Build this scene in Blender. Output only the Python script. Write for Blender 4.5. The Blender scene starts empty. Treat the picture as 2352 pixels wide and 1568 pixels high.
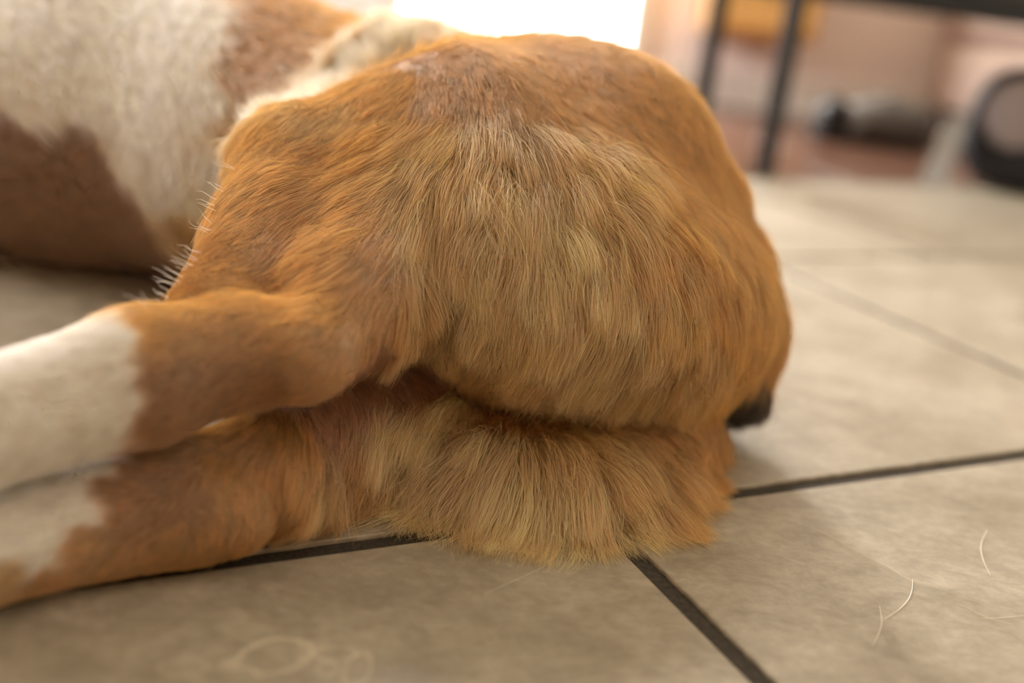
import bpy, bmesh, math, random, time
import numpy as np
from mathutils import Vector, Matrix
from mathutils.bvhtree import BVHTree
from mathutils.kdtree import KDTree

T0 = time.time()
rng = np.random.default_rng(7)
random.seed(7)
scene = bpy.context.scene
COL = scene.collection

# ------------------------------------------------------------------ camera
W, H, FPX = 2352.0, 1568.0, 2287.0
CAM_H, PITCH, ROLL = 0.2374, 0.3323, 0.1177
cp, sp, cr, sr = math.cos(PITCH), math.sin(PITCH), math.cos(ROLL), math.sin(ROLL)
_R, _F, _D = np.array([1, 0, 0.]), np.array([0, cp, -sp]), np.array([0, -sp, -cp])
RIGHT, DOWN, FWD = cr * _R - sr * _D, sr * _R + cr * _D, _F
CAM = np.array([0, 0, CAM_H])
cam_d = bpy.data.cameras.new('camera')
cam_d.sensor_width = 36.0
cam_d.lens = 36.0 * FPX / W
cam_d.clip_start = 0.01
cam_d.dof.use_dof = True
cam_d.dof.focus_distance = 0.464
cam_d.dof.aperture_fstop = 2.3
cam_o = bpy.data.objects.new('camera', cam_d)
COL.objects.link(cam_o)
m = Matrix.Identity(4)
for i in range(3):
    m[i][0], m[i][1], m[i][2], m[i][3] = RIGHT[i], -DOWN[i], -FWD[i], CAM[i]
cam_o.matrix_world = m
scene.camera = cam_o


def P(px, py, d):
    """world point seen at photograph pixel (px, py) at depth d along the lens axis"""
    return CAM + d * (FWD + (px - W / 2) / FPX * RIGHT + (py - H / 2) / FPX * DOWN)


def RAY(px, py):
    r = FWD + (px - W / 2) / FPX * RIGHT + (py - H / 2) / FPX * DOWN
    return r / np.linalg.norm(r)


def G(px, py, z=0.0):
    r = RAY(px, py)
    return CAM + r * ((z - CAM_H) / r[2])


def PY(px, py, Y):
    """world point on the vertical plane y = Y"""
    r = RAY(px, py)
    return CAM + r * (Y / r[1])


# ------------------------------------------------------------------ light
WORLD = (0.90, 0.80, 0.62)
WORLD_STR = 1.48
SIDE_FILL = 17.0  # glow of the unseen side window, added for the chest and socks
HIGH_FILL = 34.0  # glow of the unseen high window, added for sheen from behind
SKY_PANE, LOW_PANE = 140.0, 9.0     # door panes: bright middle strip sets the shadow edge, the rest kept dim
SC = scene.view_settings
SC.view_transform = 'Standard'
SC.look = 'None'
SC.exposure = 0.0
SC.gamma = 1.0
SC.use_curve_mapping = False
w = bpy.data.worlds.new('world')
scene.world = w
w.use_nodes = True
bg = w.node_tree.nodes['Background']
bg.inputs['Color'].default_value = (*WORLD, 1)
bg.inputs['Strength'].default_value = WORLD_STR
cyc = scene.cycles
cyc.use_denoising = True
cyc.use_adaptive_sampling = True
cyc.adaptive_threshold = 0.09
cyc.adaptive_min_samples = 12
cyc.max_bounces = 8
cyc.diffuse_bounces = 4
cyc.glossy_bounces = 4
cyc.transmission_bounces = 8
cyc.transparent_max_bounces = 8
cyc.caustics_reflective = False
cyc.caustics_refractive = False
scene.cycles_curves.shape = 'RIBBONS'
scene.cycles_curves.subdivisions = 1


# ------------------------------------------------------------------ material helpers
def srgb(r, g, b):
    f = lambda c: c / 12.92 if c <= 0.04045 else ((c + 0.055) / 1.055) ** 2.4
    return (f(r / 255), f(g / 255), f(b / 255))


def new_mat(name):
    mt = bpy.data.materials.new(name)
    mt.use_nodes = True
    nt = mt.node_tree
    return mt, nt, nt.nodes['Principled BSDF']


def N(nt, typ, **kw):
    n = nt.nodes.new(typ)
    for k, v in kw.items():
        if k.startswith('i_'):
            key = k[2:]
            key = int(key) if key.isdigit() else key.replace('_', ' ')
            n.inputs[key].default_value = v
        else:
            setattr(n, k, v)
    return n


def simple(name, col, rough=0.6, metal=0.0, nscale=30, namp=0.12, bump=0.0, spec=0.5):
    mt, nt, b = new_mat(name)
    tc = N(nt, 'ShaderNodeTexCoord')
    no = N(nt, 'ShaderNodeTexNoise', i_Scale=nscale, i_Detail=4.0)
    nt.links.new(tc.outputs['Object'], no.inputs['Vector'])
    rp = N(nt, 'ShaderNodeValToRGB')
    c0 = [max(0, c * (1 - namp)) for c in col]
    c1 = [min(1, c * (1 + namp)) for c in col]
    rp.color_ramp.elements[0].color = (*c0, 1)
    rp.color_ramp.elements[1].color = (*c1, 1)
    rp.color_ramp.elements[0].position = 0.3
    rp.color_ramp.elements[1].position = 0.7
    nt.links.new(no.outputs['Fac'], rp.inputs['Fac'])
    nt.links.new(rp.outputs['Color'], b.inputs['Base Color'])
    b.inputs['Roughness'].default_value = rough
    b.inputs['Metallic'].default_value = metal
    b.inputs['Specular IOR Level'].default_value = spec
    if bump:
        bp = N(nt, 'ShaderNodeBump', i_Strength=bump, i_Distance=0.002)
        nt.links.new(no.outputs['Fac'], bp.inputs['Height'])
        nt.links.new(bp.outputs['Normal'], b.inputs['Normal'])
    return mt


# ------------------------------------------------------------------ object helpers
def tag(o, label=None, cat=None, group=None, kind=None):
    if label: o['label'] = label
    if cat: o['category'] = cat
    if group: o['group'] = group
    if kind: o['kind'] = kind
    return o


def link(name, me, mat=None, parent=None):
    o = bpy.data.objects.new(name, me)
    COL.objects.link(o)
    if mat is not None:
        me.materials.append(mat)
    if parent is not None:
        o.parent = parent
    return o


def bm_obj(name, bm, mat, parent=None, smooth=False):
    me = bpy.data.meshes.new(name)
    bmesh.ops.recalc_face_normals(bm, faces=bm.faces)
    bm.to_mesh(me)
    bm.free()
    if smooth:
        me.polygons.foreach_set('use_smooth', [True] * len(me.polygons))
    return link(name, me, mat, parent)


def box_bm(lo, hi, bev=0.0, seg=2, bm=None, mtx=None):
    bm2 = bmesh.new()
    r = bmesh.ops.create_cube(bm2, size=1.0)
    for v in bm2.verts:
        v.co = Vector([(lo[i] + hi[i]) / 2 + v.co[i] * (hi[i] - lo[i]) for i in range(3)])
    if bev:
        bmesh.ops.bevel(bm2, geom=bm2.edges[:], offset=bev, segments=seg, affect='EDGES', profile=0.5)
    if mtx is not None:
        bm2.transform(mtx)
    if bm is None:
        return bm2
    me = bpy.data.meshes.new('t')
    bm2.to_mesh(me); bm2.free()
    bm.from_mesh(me)
    bpy.data.meshes.remove(me)
    return bm


def tube_bm(pts, rad, seg=8, bm=None):
    """tube along a polyline with radius per point"""
    bm = bm or bmesh.new()
    pts = [Vector(p) for p in pts]
    rings = []
    for i, p in enumerate(pts):
        t = (pts[min(i + 1, len(pts) - 1)] - pts[max(i - 1, 0)]).normalized()
        a = t.orthogonal().normalized() if i == 0 else (prev - t * prev.dot(t)).normalized()
        prev = a
        b = t.cross(a)
        r = rad[i] if hasattr(rad, '__len__') else rad
        rings.append([bm.verts.new(p + (a * math.cos(k * 2 * math.pi / seg) + b * math.sin(k * 2 * math.pi / seg)) * r) for k in range(seg)])
    for i in range(len(rings) - 1):
        for k in range(seg):
            bm.faces.new((rings[i][k], rings[i][(k + 1) % seg], rings[i + 1][(k + 1) % seg], rings[i + 1][k]))
    bm.faces.new(rings[0][::-1]); bm.faces.new(rings[-1])
    return bm


def lathe_bm(prof, seg=24, mtx=None):
    """profile of (radius, z) turned about z"""
    bm = bmesh.new()
    rings = []
    for r, z in prof:
        rings.append([bm.verts.new((r * math.cos(k * 2 * math.pi / seg), r * math.sin(k * 2 * math.pi / seg), z)) for k in range(seg)])
    for i in range(len(rings) - 1):
        for k in range(seg):
            bm.faces.new((rings[i][k], rings[i][(k + 1) % seg], rings[i + 1][(k + 1) % seg], rings[i + 1][k]))
    bm.faces.new(rings[0][::-1]); bm.faces.new(rings[-1])
    if mtx is not None:
        bm.transform(mtx)
    return bm


# ------------------------------------------------------------------ floor: tiles on a recessed grout bed
YAW = 0.472
U2 = np.array([math.cos(YAW), math.sin(YAW)])
V2 = np.array([-math.sin(YAW), math.cos(YAW)])
TILE = 0.457
GROUT = 0.0100
VA, UB = 1.5694 * CAM_H, 1.040 * CAM_H      # a joint in each direction
V_EDGE = float(np.dot(G(1920, 414)[:2], V2))  # where tile meets the wood floor


def tile_material():
    mt, nt, b = new_mat('beige_stone_tile')
    L = nt.links.new
    tc = N(nt, 'ShaderNodeTexCoord')
    geo = N(nt, 'ShaderNodeNewGeometry')
    oi = N(nt, 'ShaderNodeObjectInfo')
    n1 = N(nt, 'ShaderNodeTexNoise', i_Scale=9.0, i_Detail=6.0, i_Roughness=0.62, i_Distortion=0.5)
    n2 = N(nt, 'ShaderNodeTexNoise', i_Scale=38.0, i_Detail=8.0, i_Roughness=0.68, i_Distortion=0.6)
    n3 = N(nt, 'ShaderNodeTexNoise', i_Scale=160.0, i_Detail=5.0, i_Roughness=0.7)
    mp = N(nt, 'ShaderNodeMapping')
    mp.inputs['Scale'].default_value = (0.9, 1.3, 1)
    mp.inputs['Rotation'].default_value = (0, 0, -0.15)
    L(geo.outputs['Position'], mp.inputs['Vector'])
    for n in (n1, n2, n3):
        L(mp.outputs['Vector'], n.inputs['Vector'])
    r1 = N(nt, 'ShaderNodeValToRGB')
    e = r1.color_ramp.elements
    e[0].position, e[1].position = 0.30, 0.70
    e[0].color = (*srgb(146, 135, 117), 1)
    e[1].color = (*srgb(178, 169, 152), 1)
    L(n1.outputs['Fac'], r1.inputs['Fac'])
    r2 = N(nt, 'ShaderNodeValToRGB')
    e = r2.color_ramp.elements
    e[0].position, e[1].position = 0.28, 0.66
    e[0].color = (0.60, 0.58, 0.55, 1)
    e[1].color = (1.12, 1.11, 1.10, 1)
    L(n2.outputs['Fac'], r2.inputs['Fac'])
    mx = N(nt, 'ShaderNodeMix', data_type='RGBA', blend_type='MULTIPLY')
    mx.inputs['Factor'].default_value = 0.75
    L(r1.outputs['Color'], mx.inputs['A']); L(r2.outputs['Color'], mx.inputs['B'])
    r3 = N(nt, 'ShaderNodeValToRGB')
    e = r3.color_ramp.elements
    e[0].position, e[1].position = 0.30, 0.62
    e[0].color = (0.62, 0.60, 0.57, 1)
    e[1].color = (1.06, 1.06, 1.06, 1)
    L(n3.outputs['Fac'], r3.inputs['Fac'])
    mx2 = N(nt, 'ShaderNodeMix', data_type='RGBA', blend_type='MULTIPLY')
    mx2.inputs['Factor'].default_value = 0.5
    L(mx.outputs['Result'], mx2.inputs['A']); L(r3.outputs['Color'], mx2.inputs['B'])
    cur = mx2.outputs['Result']
    # pale fossil-like rings in the glaze of the near tile
    warp = N(nt, 'ShaderNodeTexNoise', i_Scale=45.0, i_Detail=2.0)
    L(geo.outputs['Position'], warp.inputs['Vector'])
    for (px, py, ax, ay, rot, wd, amt) in [(615, 1512, .0150, .0100, .42, .10, .55), (770, 1500, .0080, .0036, .2, .16, .5),
                                           (825, 1535, .0050, .0100, -.1, .16, .4), (752, 1535, .0034, .0034, 0, .25, .4),
                                           (420, 1530, .0075, .0040, .3, .22, .3)]:
        c = G(px, py)
        sub = N(nt, 'ShaderNodeVectorMath', operation='SUBTRACT')
        sub.inputs[1].default_value = tuple(c)
        L(geo.outputs['Position'], sub.inputs[0])
        ro = N(nt, 'ShaderNodeVectorRotate', rotation_type='Z_AXIS')
        ro.inputs['Angle'].default_value = -rot
        L(sub.outputs['Vector'], ro.inputs['Vector'])
        dv = N(nt, 'ShaderNodeVectorMath', operation='DIVIDE')
        dv.inputs[1].default_value = (ax, ay, 1)
        L(ro.outputs['Vector'], dv.inputs[0])
        ln = N(nt, 'ShaderNodeVectorMath', operation='LENGTH')
        L(dv.outputs['Vector'], ln.inputs[0])
        a1 = N(nt, 'ShaderNodeMath', operation='MULTIPLY_ADD')
        L(warp.outputs['Fac'], a1.inputs[0]); a1.inputs[1].default_value = 1.5; a1.inputs[2].default_value = -1.75
        a2 = N(nt, 'ShaderNodeMath', operation='ADD')
        L(ln.outputs['Value'], a2.inputs[0]); L(a1.outputs[0], a2.inputs[1])
        ab = N(nt, 'ShaderNodeMath', operation='ABSOLUTE')
        L(a2.outputs[0], ab.inputs[0])
        mr = N(nt, 'ShaderNodeMapRange', interpolation_type='SMOOTHSTEP')
        L(ab.outputs[0], mr.inputs['Value'])
        mr.inputs['From Min'].default_value = 0.0; mr.inputs['From Max'].default_value = wd * 1.6
        mr.inputs['To Min'].default_value = amt * 0.6; mr.inputs['To Max'].default_value = 0.0
        mm = N(nt, 'ShaderNodeMix', data_type='RGBA')
        L(mr.outputs['Result'], mm.inputs['Factor'])
        L(cur, mm.inputs['A']); mm.inputs['B'].default_value = (*srgb(226, 212, 186), 1)
        cur = mm.outputs['Result']
    L(cur, b.inputs['Base Color'])
    rr = N(nt, 'ShaderNodeMapRange')
    L(n2.outputs['Fac'], rr.inputs['Value'])
    rr.inputs['To Min'].default_value = 0.30; rr.inputs['To Max'].default_value = 0.52
    L(rr.outputs['Result'], b.inputs['Roughness'])
    b.inputs['Specular IOR Level'].default_value = 0.45
    bp = N(nt, 'ShaderNodeBump', i_Strength=0.25, i_Distance=0.001)
    L(n2.outputs['Fac'], bp.inputs['Height'])
    L(bp.outputs['Normal'], b.inputs['Normal'])
    return mt


MAT_TILE = tile_material()
MAT_GROUT = simple('dark_grout', srgb(66, 60, 52), 0.9, nscale=400, namp=0.3, bump=0.6, spec=0.2)
GZ = -0.0022


def quad_frame(o, yaw=YAW):
    o.rotation_euler = (0, 0, yaw)


# grout bed, in the tile frame
bm = box_bm((-2.6, -1.5, GZ - 0.03), (3.4, V_EDGE, GZ))
floor = bm_obj('floor', bm, MAT_GROUT)
quad_frame(floor)
tag(floor, kind='structure', label='beige stone tile floor with dark recessed grout joints')


def tile_mesh(wd, dp, seed):
    """slab with a slightly ragged, rounded rim"""
    r = random.Random(seed)
    bm = bmesh.new()
    n = 110
    z0, z1 = -0.012, 0.0
    per = []
    for side in range(4):
        L = wd if side % 2 == 0 else dp
        for i in range(n):
            t = i / n
            j = (r.random() ** 3) * 0.0006
            if side == 0: p = (t * wd, j)
            elif side == 1: p = (wd - j, t * dp)
            elif side == 2: p = (wd - t * wd, dp - j)
            else: p = (j, dp - t * dp)
            per.append(p)
    cxy = (wd / 2, dp / 2)

    def inset(p, a):
        x = min(max(p[0], a), wd - a); y = min(max(p[1], a), dp - a)
        return x, y
    rings = []
    for a, z in ((0, z0), (0, z1 - 0.0012), (0.0004, z1 - 0.0004), (0.0013, z1)):
        rings.append([bm.verts.new((*(p if a == 0 else inset(p, a)), z)) for p in per])
    for i in range(3):
        for k in range(len(per)):
            k2 = (k + 1) % len(per)
            bm.faces.new((rings[i][k], rings[i][k2], rings[i + 1][k2], rings[i + 1][k]))
    bm.faces.new(rings[-1])
    me = bpy.data.meshes.new('floor_tile')
    bm.normal_update()
    bm.to_mesh(me); bm.free()
    me.materials.append(MAT_TILE)
    return me


full_meshes = [tile_mesh(TILE - GROUT, TILE - GROUT, s) for s in range(3)]
row_off = {0: 0.0, -1: 0.0, -2: 0.0, 1: 0.60}
for j in range(-3, 9):
    v0 = VA + j * TILE
    if v0 >= V_EDGE - 0.02: break
    dp = min(TILE, V_EDGE - v0)
    off = 0.60 if j >= 1 else 0.0
    for i in range(-5, 6):
        u0 = UB + (i + off) * TILE
        cc = U2 * (u0 + TILE / 2) + V2 * (v0 + dp / 2)
        if cc[1] < -0.25 or cc[1] > 2.9 or abs(cc[0]) > 1.9: continue
        me = full_meshes[(i * 3 + j) % 3] if dp > TILE - 0.001 else tile_mesh(TILE - GROUT, dp - GROUT, 9)
        t = bpy.data.objects.new('floor_tile', me)
        COL.objects.link(t)
        t.parent = floor
        t.location = (u0 + GROUT / 2, v0 + GROUT / 2, 0)
print('floor', time.time() - T0)

# ------------------------------------------------------------------ room beyond the tiles
def wood_material():
    mt, nt, b = new_mat('reddish_wood_plank')
    L = nt.links.new
    tc = N(nt, 'ShaderNodeTexCoord')
    oi = N(nt, 'ShaderNodeObjectInfo')
    mp = N(nt, 'ShaderNodeMapping'); mp.inputs['Scale'].default_value = (1.2, 14, 1)
    L(tc.outputs['Object'], mp.inputs['Vector'])
    no = N(nt, 'ShaderNodeTexNoise', noise_dimensions='4D', i_Scale=3.0, i_Detail=5.0, i_Distortion=0.8)
    L(mp.outputs['Vector'], no.inputs['Vector']); L(oi.outputs['Random'], no.inputs['W'])
    rp = N(nt, 'ShaderNodeValToRGB')
    rp.color_ramp.elements[0].color = (*srgb(72, 46, 34), 1)
    rp.color_ramp.elements[1].color = (*srgb(108, 74, 56), 1)
    L(no.outputs['Fac'], rp.inputs['Fac'])
    L(rp.outputs['Color'], b.inputs['Base Color'])
    b.inputs['Roughness'].default_value = 0.28
    return mt


MAT_WOOD = wood_material()
wood = bm_obj('floor_wood', box_bm((-2.6, V_EDGE, -0.04), (5.4, V_EDGE + 3.2, -0.006)), simple('dark_subfloor', srgb(50, 36, 28), 0.8))
quad_frame(wood)
tag(wood, kind='structure', label='reddish brown wood floor beyond the tiles')
PW, PL = 0.12, 1.3
plank_me = bpy.data.meshes.new('floor_plank')
bm = box_bm((0, 0, -0.006), (PL - 0.002, PW - 0.002, 0.0), 0.0012, 1)
bm.to_mesh(plank_me); bm.free(); plank_me.materials.append(MAT_WOOD)
for j in range(0, 27):
    for i in range(-3, 5):
        t = bpy.data.objects.new('floor_plank', plank_me)
        u0 = (i + (j * 0.37) % 1.0) * PL
        if u0 < -2.6 or u0 > 4.0: continue
        cc = U2 * (u0 + PL / 2) + V2 * (V_EDGE + j * PW)
        if cc[1] > 3.6 or cc[1] < 0.4 or cc[0] < -1.9 or cc[0] > 3.4: continue
        COL.objects.link(t)
        t.parent = wood
        t.location = (u0, V_EDGE + j * PW + 0.001, 0)

FAR_Y = 3.0
MAT_WALL = simple('warm_plaster_wall', srgb(246, 234, 230), 0.9, nscale=6, namp=0.04)
MAT_WHITE = simple('white_painted_wood', srgb(232, 226, 218), 0.5, nscale=20, namp=0.03)
WX0, WX1, WZ0, WZ1 = -0.42, 0.23, 0.05, 1.95     # glazed door opening


def wall_piece(bm, x0, x1, z0, z1):
    return box_bm((x0, FAR_Y, z0), (x1, FAR_Y + 0.14, z1), bm=bm)


bm = bmesh.new()
CX0, CX1, CZ0, CZ1 = -0.75, 0.30, 2.15, 2.75       # added high window over the door
wall_piece(bm, -2.6, WX0 - 0.06, 0, CZ0); wall_piece(bm, WX1 + 0.06, 3.4, 0, CZ0); wall_piece(bm, WX0 - 0.06, WX1 + 0.06, WZ1 + 0.06, CZ0)
wall_piece(bm, -2.6, CX0, CZ0, 2.8); wall_piece(bm, CX1, 3.4, CZ0, 2.8)
wall = bm_obj('wall_far', bm, MAT_WALL)
tag(wall, kind='structure', label='warm beige far wall around the bright glazed door')
bm = bmesh.new()
box_bm((WX1 + 0.12, FAR_Y - 0.015, 0), (3.4, FAR_Y, 0.10), 0.004, 2, bm)
box_bm((-2.6, FAR_Y - 0.015, 0), (WX0 - 0.12, FAR_Y, 0.10), 0.004, 2, bm)
bb = bm_obj('baseboard_far', bm, MAT_WHITE)
tag(bb, kind='structure', label='white baseboard along the far wall')
# glazed door: frame + glowing panes, split bright and dim to shape the light
door = bpy.data.objects.new('door_1', None); COL.objects.link(door)
tag(door, kind='structure', label='glazed door blown out white by daylight')
bm = bmesh.new()
fy0, fy1 = FAR_Y - 0.02, FAR_Y + 0.10
for (x0, x1, z0, z1) in ((WX0 - 0.06, WX0, 0, WZ1 + 0.06), (WX1, WX1 + 0.06, 0, WZ1 + 0.06), (WX0, WX1, WZ1, WZ1 + 0.06), (WX0, WX1, 0, WZ0)):
    box_bm((x0, fy0, z0), (x1, fy1, z1), 0.006, 2, bm)
bm_obj('door_frame', bm, MAT_WHITE, door)
def glass(name, strength):
    mt, nt, b = new_mat(name)
    b.inputs['Base Color'].default_value = (0.9, 0.9, 0.9, 1)
    b.inputs['Roughness'].default_value = 0.05
    b.inputs['Emission Color'].default_value = (1.0, 0.98, 0.955, 1)
    b.inputs['Emission Strength'].default_value = strength
    return mt


PX0, PX1, PZ, PZ2 = -0.29, -0.01, 0.55, 1.40          # middle light of the door and its transom
DIM_GLASS = glass('dim_daylit_glass', LOW_PANE)
for x0, x1, z0, z1, mt in ((WX0, PX0 - 0.015, WZ0, WZ1, DIM_GLASS), (PX0 + 0.015, PX1 - 0.015, PZ + 0.015, PZ2, glass('bright_daylit_glass', SKY_PANE)), (PX0 + 0.015, PX1 - 0.015, PZ2, WZ1, DIM_GLASS),
                           (PX0 + 0.015, PX1 - 0.015, WZ0, PZ - 0.015, DIM_GLASS), (PX1 + 0.015, WX1, WZ0, WZ1, DIM_GLASS)):
    bm_obj('door_pane', box_bm((x0, FAR_Y + 0.03, z0), (x1, FAR_Y + 0.04, z1)), mt, door)
for x in (PX0, PX1):
    bm_obj('mullion', box_bm((x - 0.015, FAR_Y, WZ0), (x + 0.015, FAR_Y + 0.06, WZ1), 0.004, 2), MAT_WHITE, door)
bm_obj('transom', box_bm((PX0 + 0.015, FAR_Y, PZ - 0.015), (PX1 - 0.015, FAR_Y + 0.06, PZ + 0.015), 0.004, 2), MAT_WHITE, door)
# glowing high window added over the door, out of view, for the rump sheen
cl = bpy.data.objects.new('added_window_high', None); COL.objects.link(cl)
tag(cl, kind='structure', label='added unseen glowing high window over the glazed door')
bm = bmesh.new()
for (x0, x1, z0, z1) in ((CX0, CX0 + .05, CZ0, CZ1 + .05), (CX1 - .05, CX1, CZ0, CZ1 + .05), (CX0 + .05, CX1 - .05, CZ0, CZ0 + .05), (CX0 + .05, CX1 - .05, CZ1, CZ1 + .05), (-.245, -.205, CZ0 + .05, CZ1)):
    box_bm((x0, FAR_Y - .01, z0), (x1, FAR_Y + .10, z1), .005, 2, bm)
bm_obj('added_pane_frame', bm, MAT_WHITE, cl)
HIGH = glass('high_fill_glow', HIGH_FILL)
for x0, x1 in ((CX0 + .05, -.245), (-.205, CX1 - .05)):
    bm_obj('added_pane', box_bm((x0, FAR_Y + .04, CZ0 + .05), (x1, FAR_Y + .05, CZ1)), HIGH, cl)
# unseen wall added behind the camera to block light from the front
tag(bm_obj('added_wall_back', box_bm((-2.54, -1.14, 0), (3.4, -1.0, 2.8)), simple('added_brown_wall', srgb(140, 114, 86), 0.8, nscale=5, namp=0.1)), kind='structure', label='unseen brown wall added behind the camera to darken the front')
# left wall, outside the frame; its glowing window is added to brighten the chest
LX = -2.4
bm = bmesh.new()
for (y0, y1, z0, z1) in ((-1.2, 0.80, 0, 2.8), (2.40, FAR_Y + .14, 0, 2.8), (0.80, 2.40, 0, .70), (0.80, 2.40, 2.05, 2.8)):
    box_bm((LX - .14, y0, z0), (LX, y1, z1), bm=bm)
tag(bm_obj('wall_left', bm, MAT_WALL), kind='structure', label='pale left wall around an added window')
win = bpy.data.objects.new('added_window_side', None); COL.objects.link(win)
tag(win, kind='structure', label='added unseen glowing window in the left wall')
bm = bmesh.new()
for (y0, y1, z0, z1) in ((0.80, 0.86, .70, 2.05), (2.34, 2.40, .70, 2.05), (0.86, 2.34, .70, .76), (0.86, 2.34, 1.99, 2.05), (1.58, 1.62, .76, 1.99)):
    box_bm((LX - .10, y0, z0), (LX + .01, y1, z1), .005, 2, bm)
bm_obj('added_pane_frame', bm, MAT_WHITE, win)
SIDE = glass('side_fill_glow', SIDE_FILL)
for y0, y1 in ((.86, 1.58), (1.62, 2.34)):
    bm_obj('added_pane', box_bm((LX - .06, y0, .76), (LX - .05, y1, 1.99)), SIDE, win)
print('room', time.time() - T0)

# ------------------------------------------------------------------ low black bench
MAT_BLACK = simple('black_painted_metal', srgb(24, 21, 20), 0.45, nscale=60, namp=0.2)
tb = G(1752, 404)
bench = bpy.data.objects.new('bench', None); COL.objects.link(bench)
bench.location = (tb[0], tb[1], 0); bench.rotation_euler = (0, 0, YAW - 0.02)
tag(bench, 'low black metal bench with square legs standing at the tile edge', 'bench')
TW, TD, TH = 0.85, 0.21, 0.292
leg_me = bpy.data.meshes.new('leg')
bm = box_bm((-0.0125, -0.0125, 0), (0.0125, 0.0125, TH), 0.002, 2)
bm.to_mesh(leg_me); bm.free(); leg_me.materials.append(MAT_BLACK)
for x, y in ((0, 0), (TW, 0), (0, TD), (TW, TD)):
    l = bpy.data.objects.new('leg', leg_me); COL.objects.link(l); l.parent = bench; l.location = (x, y, 0)
bm = bmesh.new()
for a, b_ in (((-0.0125, -0.0125), (TW + 0.0125, 0.0125)), ((-0.0125, TD - 0.0125), (TW + 0.0125, TD + 0.0125)),
              ((-0.0125, 0.0125), (0.0125, TD - 0.0125)), ((TW - 0.0125, 0.0125), (TW + 0.0125, TD - 0.0125))):
    box_bm((a[0], a[1], TH), (b_[0], b_[1], TH + 0.03), 0.002, 2, bm)
bm_obj('frame', bm, MAT_BLACK, bench)
bm_obj('bench_top', box_bm((-0.06, -0.06, TH + 0.03), (TW + 0.06, TD + 0.06, TH + 0.052), 0.004, 2), simple('dark_table_top', srgb(38, 28, 24), 0.4), bench)
# ------------------------------------------------------------------ dog: one continuous body grown from a distance field
VOX = 0.004
LO = np.array([-0.86, 0.17, -0.012]); HI = np.array([0.215, 1.14, 0.30])
NX, NY, NZ = [int(round(v)) + 1 for v in (HI - LO) / VOX]
gx = (LO[0] + VOX * np.arange(NX)).astype(np.float32)
gy = (LO[1] + VOX * np.arange(NY)).astype(np.float32)
gz = (LO[2] + VOX * np.arange(NZ)).astype(np.float32)
sdf = np.full((NX, NY, NZ), 0.2, np.float32)


def smin(a, b, k):
    h = np.clip(0.5 + 0.5 * (b - a) / k, 0, 1)
    return b + (a - b) * h - k * h * (1 - h)


def window(c, r):
    c = np.asarray(c); lo = np.floor((c - r - LO) / VOX).astype(int); hi = np.ceil((c + r - LO) / VOX).astype(int) + 1
    lo = np.clip(lo, 0, [NX, NY, NZ]); hi = np.clip(hi, 0, [NX, NY, NZ])
    sl = tuple(slice(a, b) for a, b in zip(lo, hi))
    return sl, np.meshgrid(gx[sl[0]], gy[sl[1]], gz[sl[2]], indexing='ij', sparse=True)


def cone(a, b, r1, r2, k=0.012):
    """rounded cone between two points, blended on"""
    a = np.asarray(a, np.float32); b = np.asarray(b, np.float32)
    c = (a + b) / 2; r = np.abs(b - a) / 2 + max(r1, r2) + 0.06
    sl, (x, y, z) = window(c, r)
    ab = b - a; L2 = float(ab @ ab) + 1e-12
    t = np.clip(((x - a[0]) * ab[0] + (y - a[1]) * ab[1] + (z - a[2]) * ab[2]) / L2, 0, 1)
    d = np.sqrt((x - a[0] - t * ab[0]) ** 2 + (y - a[1] - t * ab[1]) ** 2 + (z - a[2] - t * ab[2]) ** 2) - (r1 + (r2 - r1) * t)
    sdf[sl] = smin(sdf[sl], d.astype(np.float32), k)


def chain(pts, rad, k=0.012):
    for i in range(len(pts) - 1):
        cone(pts[i], pts[i + 1], rad[i], rad[i + 1], k)


def ell(c, r, k=0.02, rot=0.0, tilt=0.0):
    """ellipsoid with radii r, turned about z by rot and about its own y by tilt"""
    c = np.asarray(c, np.float32)
    sl, (x, y, z) = window(c, np.full(3, max(r) + 0.06))
    x, y, z = x - c[0], y - c[1], z - c[2]
    ca, sa = math.cos(rot), math.sin(rot)
    x, y = ca * x + sa * y, -sa * x + ca * y
    if tilt:
        ct, st = math.cos(tilt), math.sin(tilt)
        x, z = ct * x + st * z, -st * x + ct * z
    q = np.sqrt((x / r[0]) ** 2 + (y / r[1]) ** 2 + (z / r[2]) ** 2)
    g = np.sqrt((x / r[0] ** 2) ** 2 + (y / r[1] ** 2) ** 2 + (z / r[2] ** 2) ** 2) + 1e-9
    d = q * (q - 1) / g
    sdf[sl] = smin(sdf[sl], d.astype(np.float32), k)


# trunk: loin, belly, chest, shoulders, neck, head (the front half lies beyond the frame)
chain([(0.03, 0.625, 0.100), (-0.09, 0.700, 0.107), (-0.21, 0.757, 0.109), (-0.35, 0.805, 0.110), (-0.48, 0.860, 0.115)], [0.088, 0.096, 0.103, 0.112, 0.108], 0.03)
ell((-0.37, 0.805, 0.112), (0.16, 0.120, 0.112), 0.03, rot=-0.35)
chain([(-0.48, 0.87, 0.13), (-0.60, 0.93, 0.115)], [0.095, 0.075], 0.03)
ell((-0.68, 0.95, 0.085), (0.075, 0.065, 0.060), 0.02)
chain([(-0.72, 0.92, 0.07), (-0.79, 0.87, 0.045)], [0.040, 0.026], 0.015)
for s in (-1, 1):
    chain([(-0.66, 0.97 + s * 0.04, 0.125 + s * .01), (-0.66, 1.00 + s * 0.055, 0.175)], [0.024, 0.006], 0.008)
chain([(-0.48, 0.82, 0.09), (-0.55, 0.70, 0.05), (-0.68, 0.60, 0.028), (-0.74, 0.57, 0.024)], [0.055, 0.036, 0.024, 0.024], 0.015)
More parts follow.
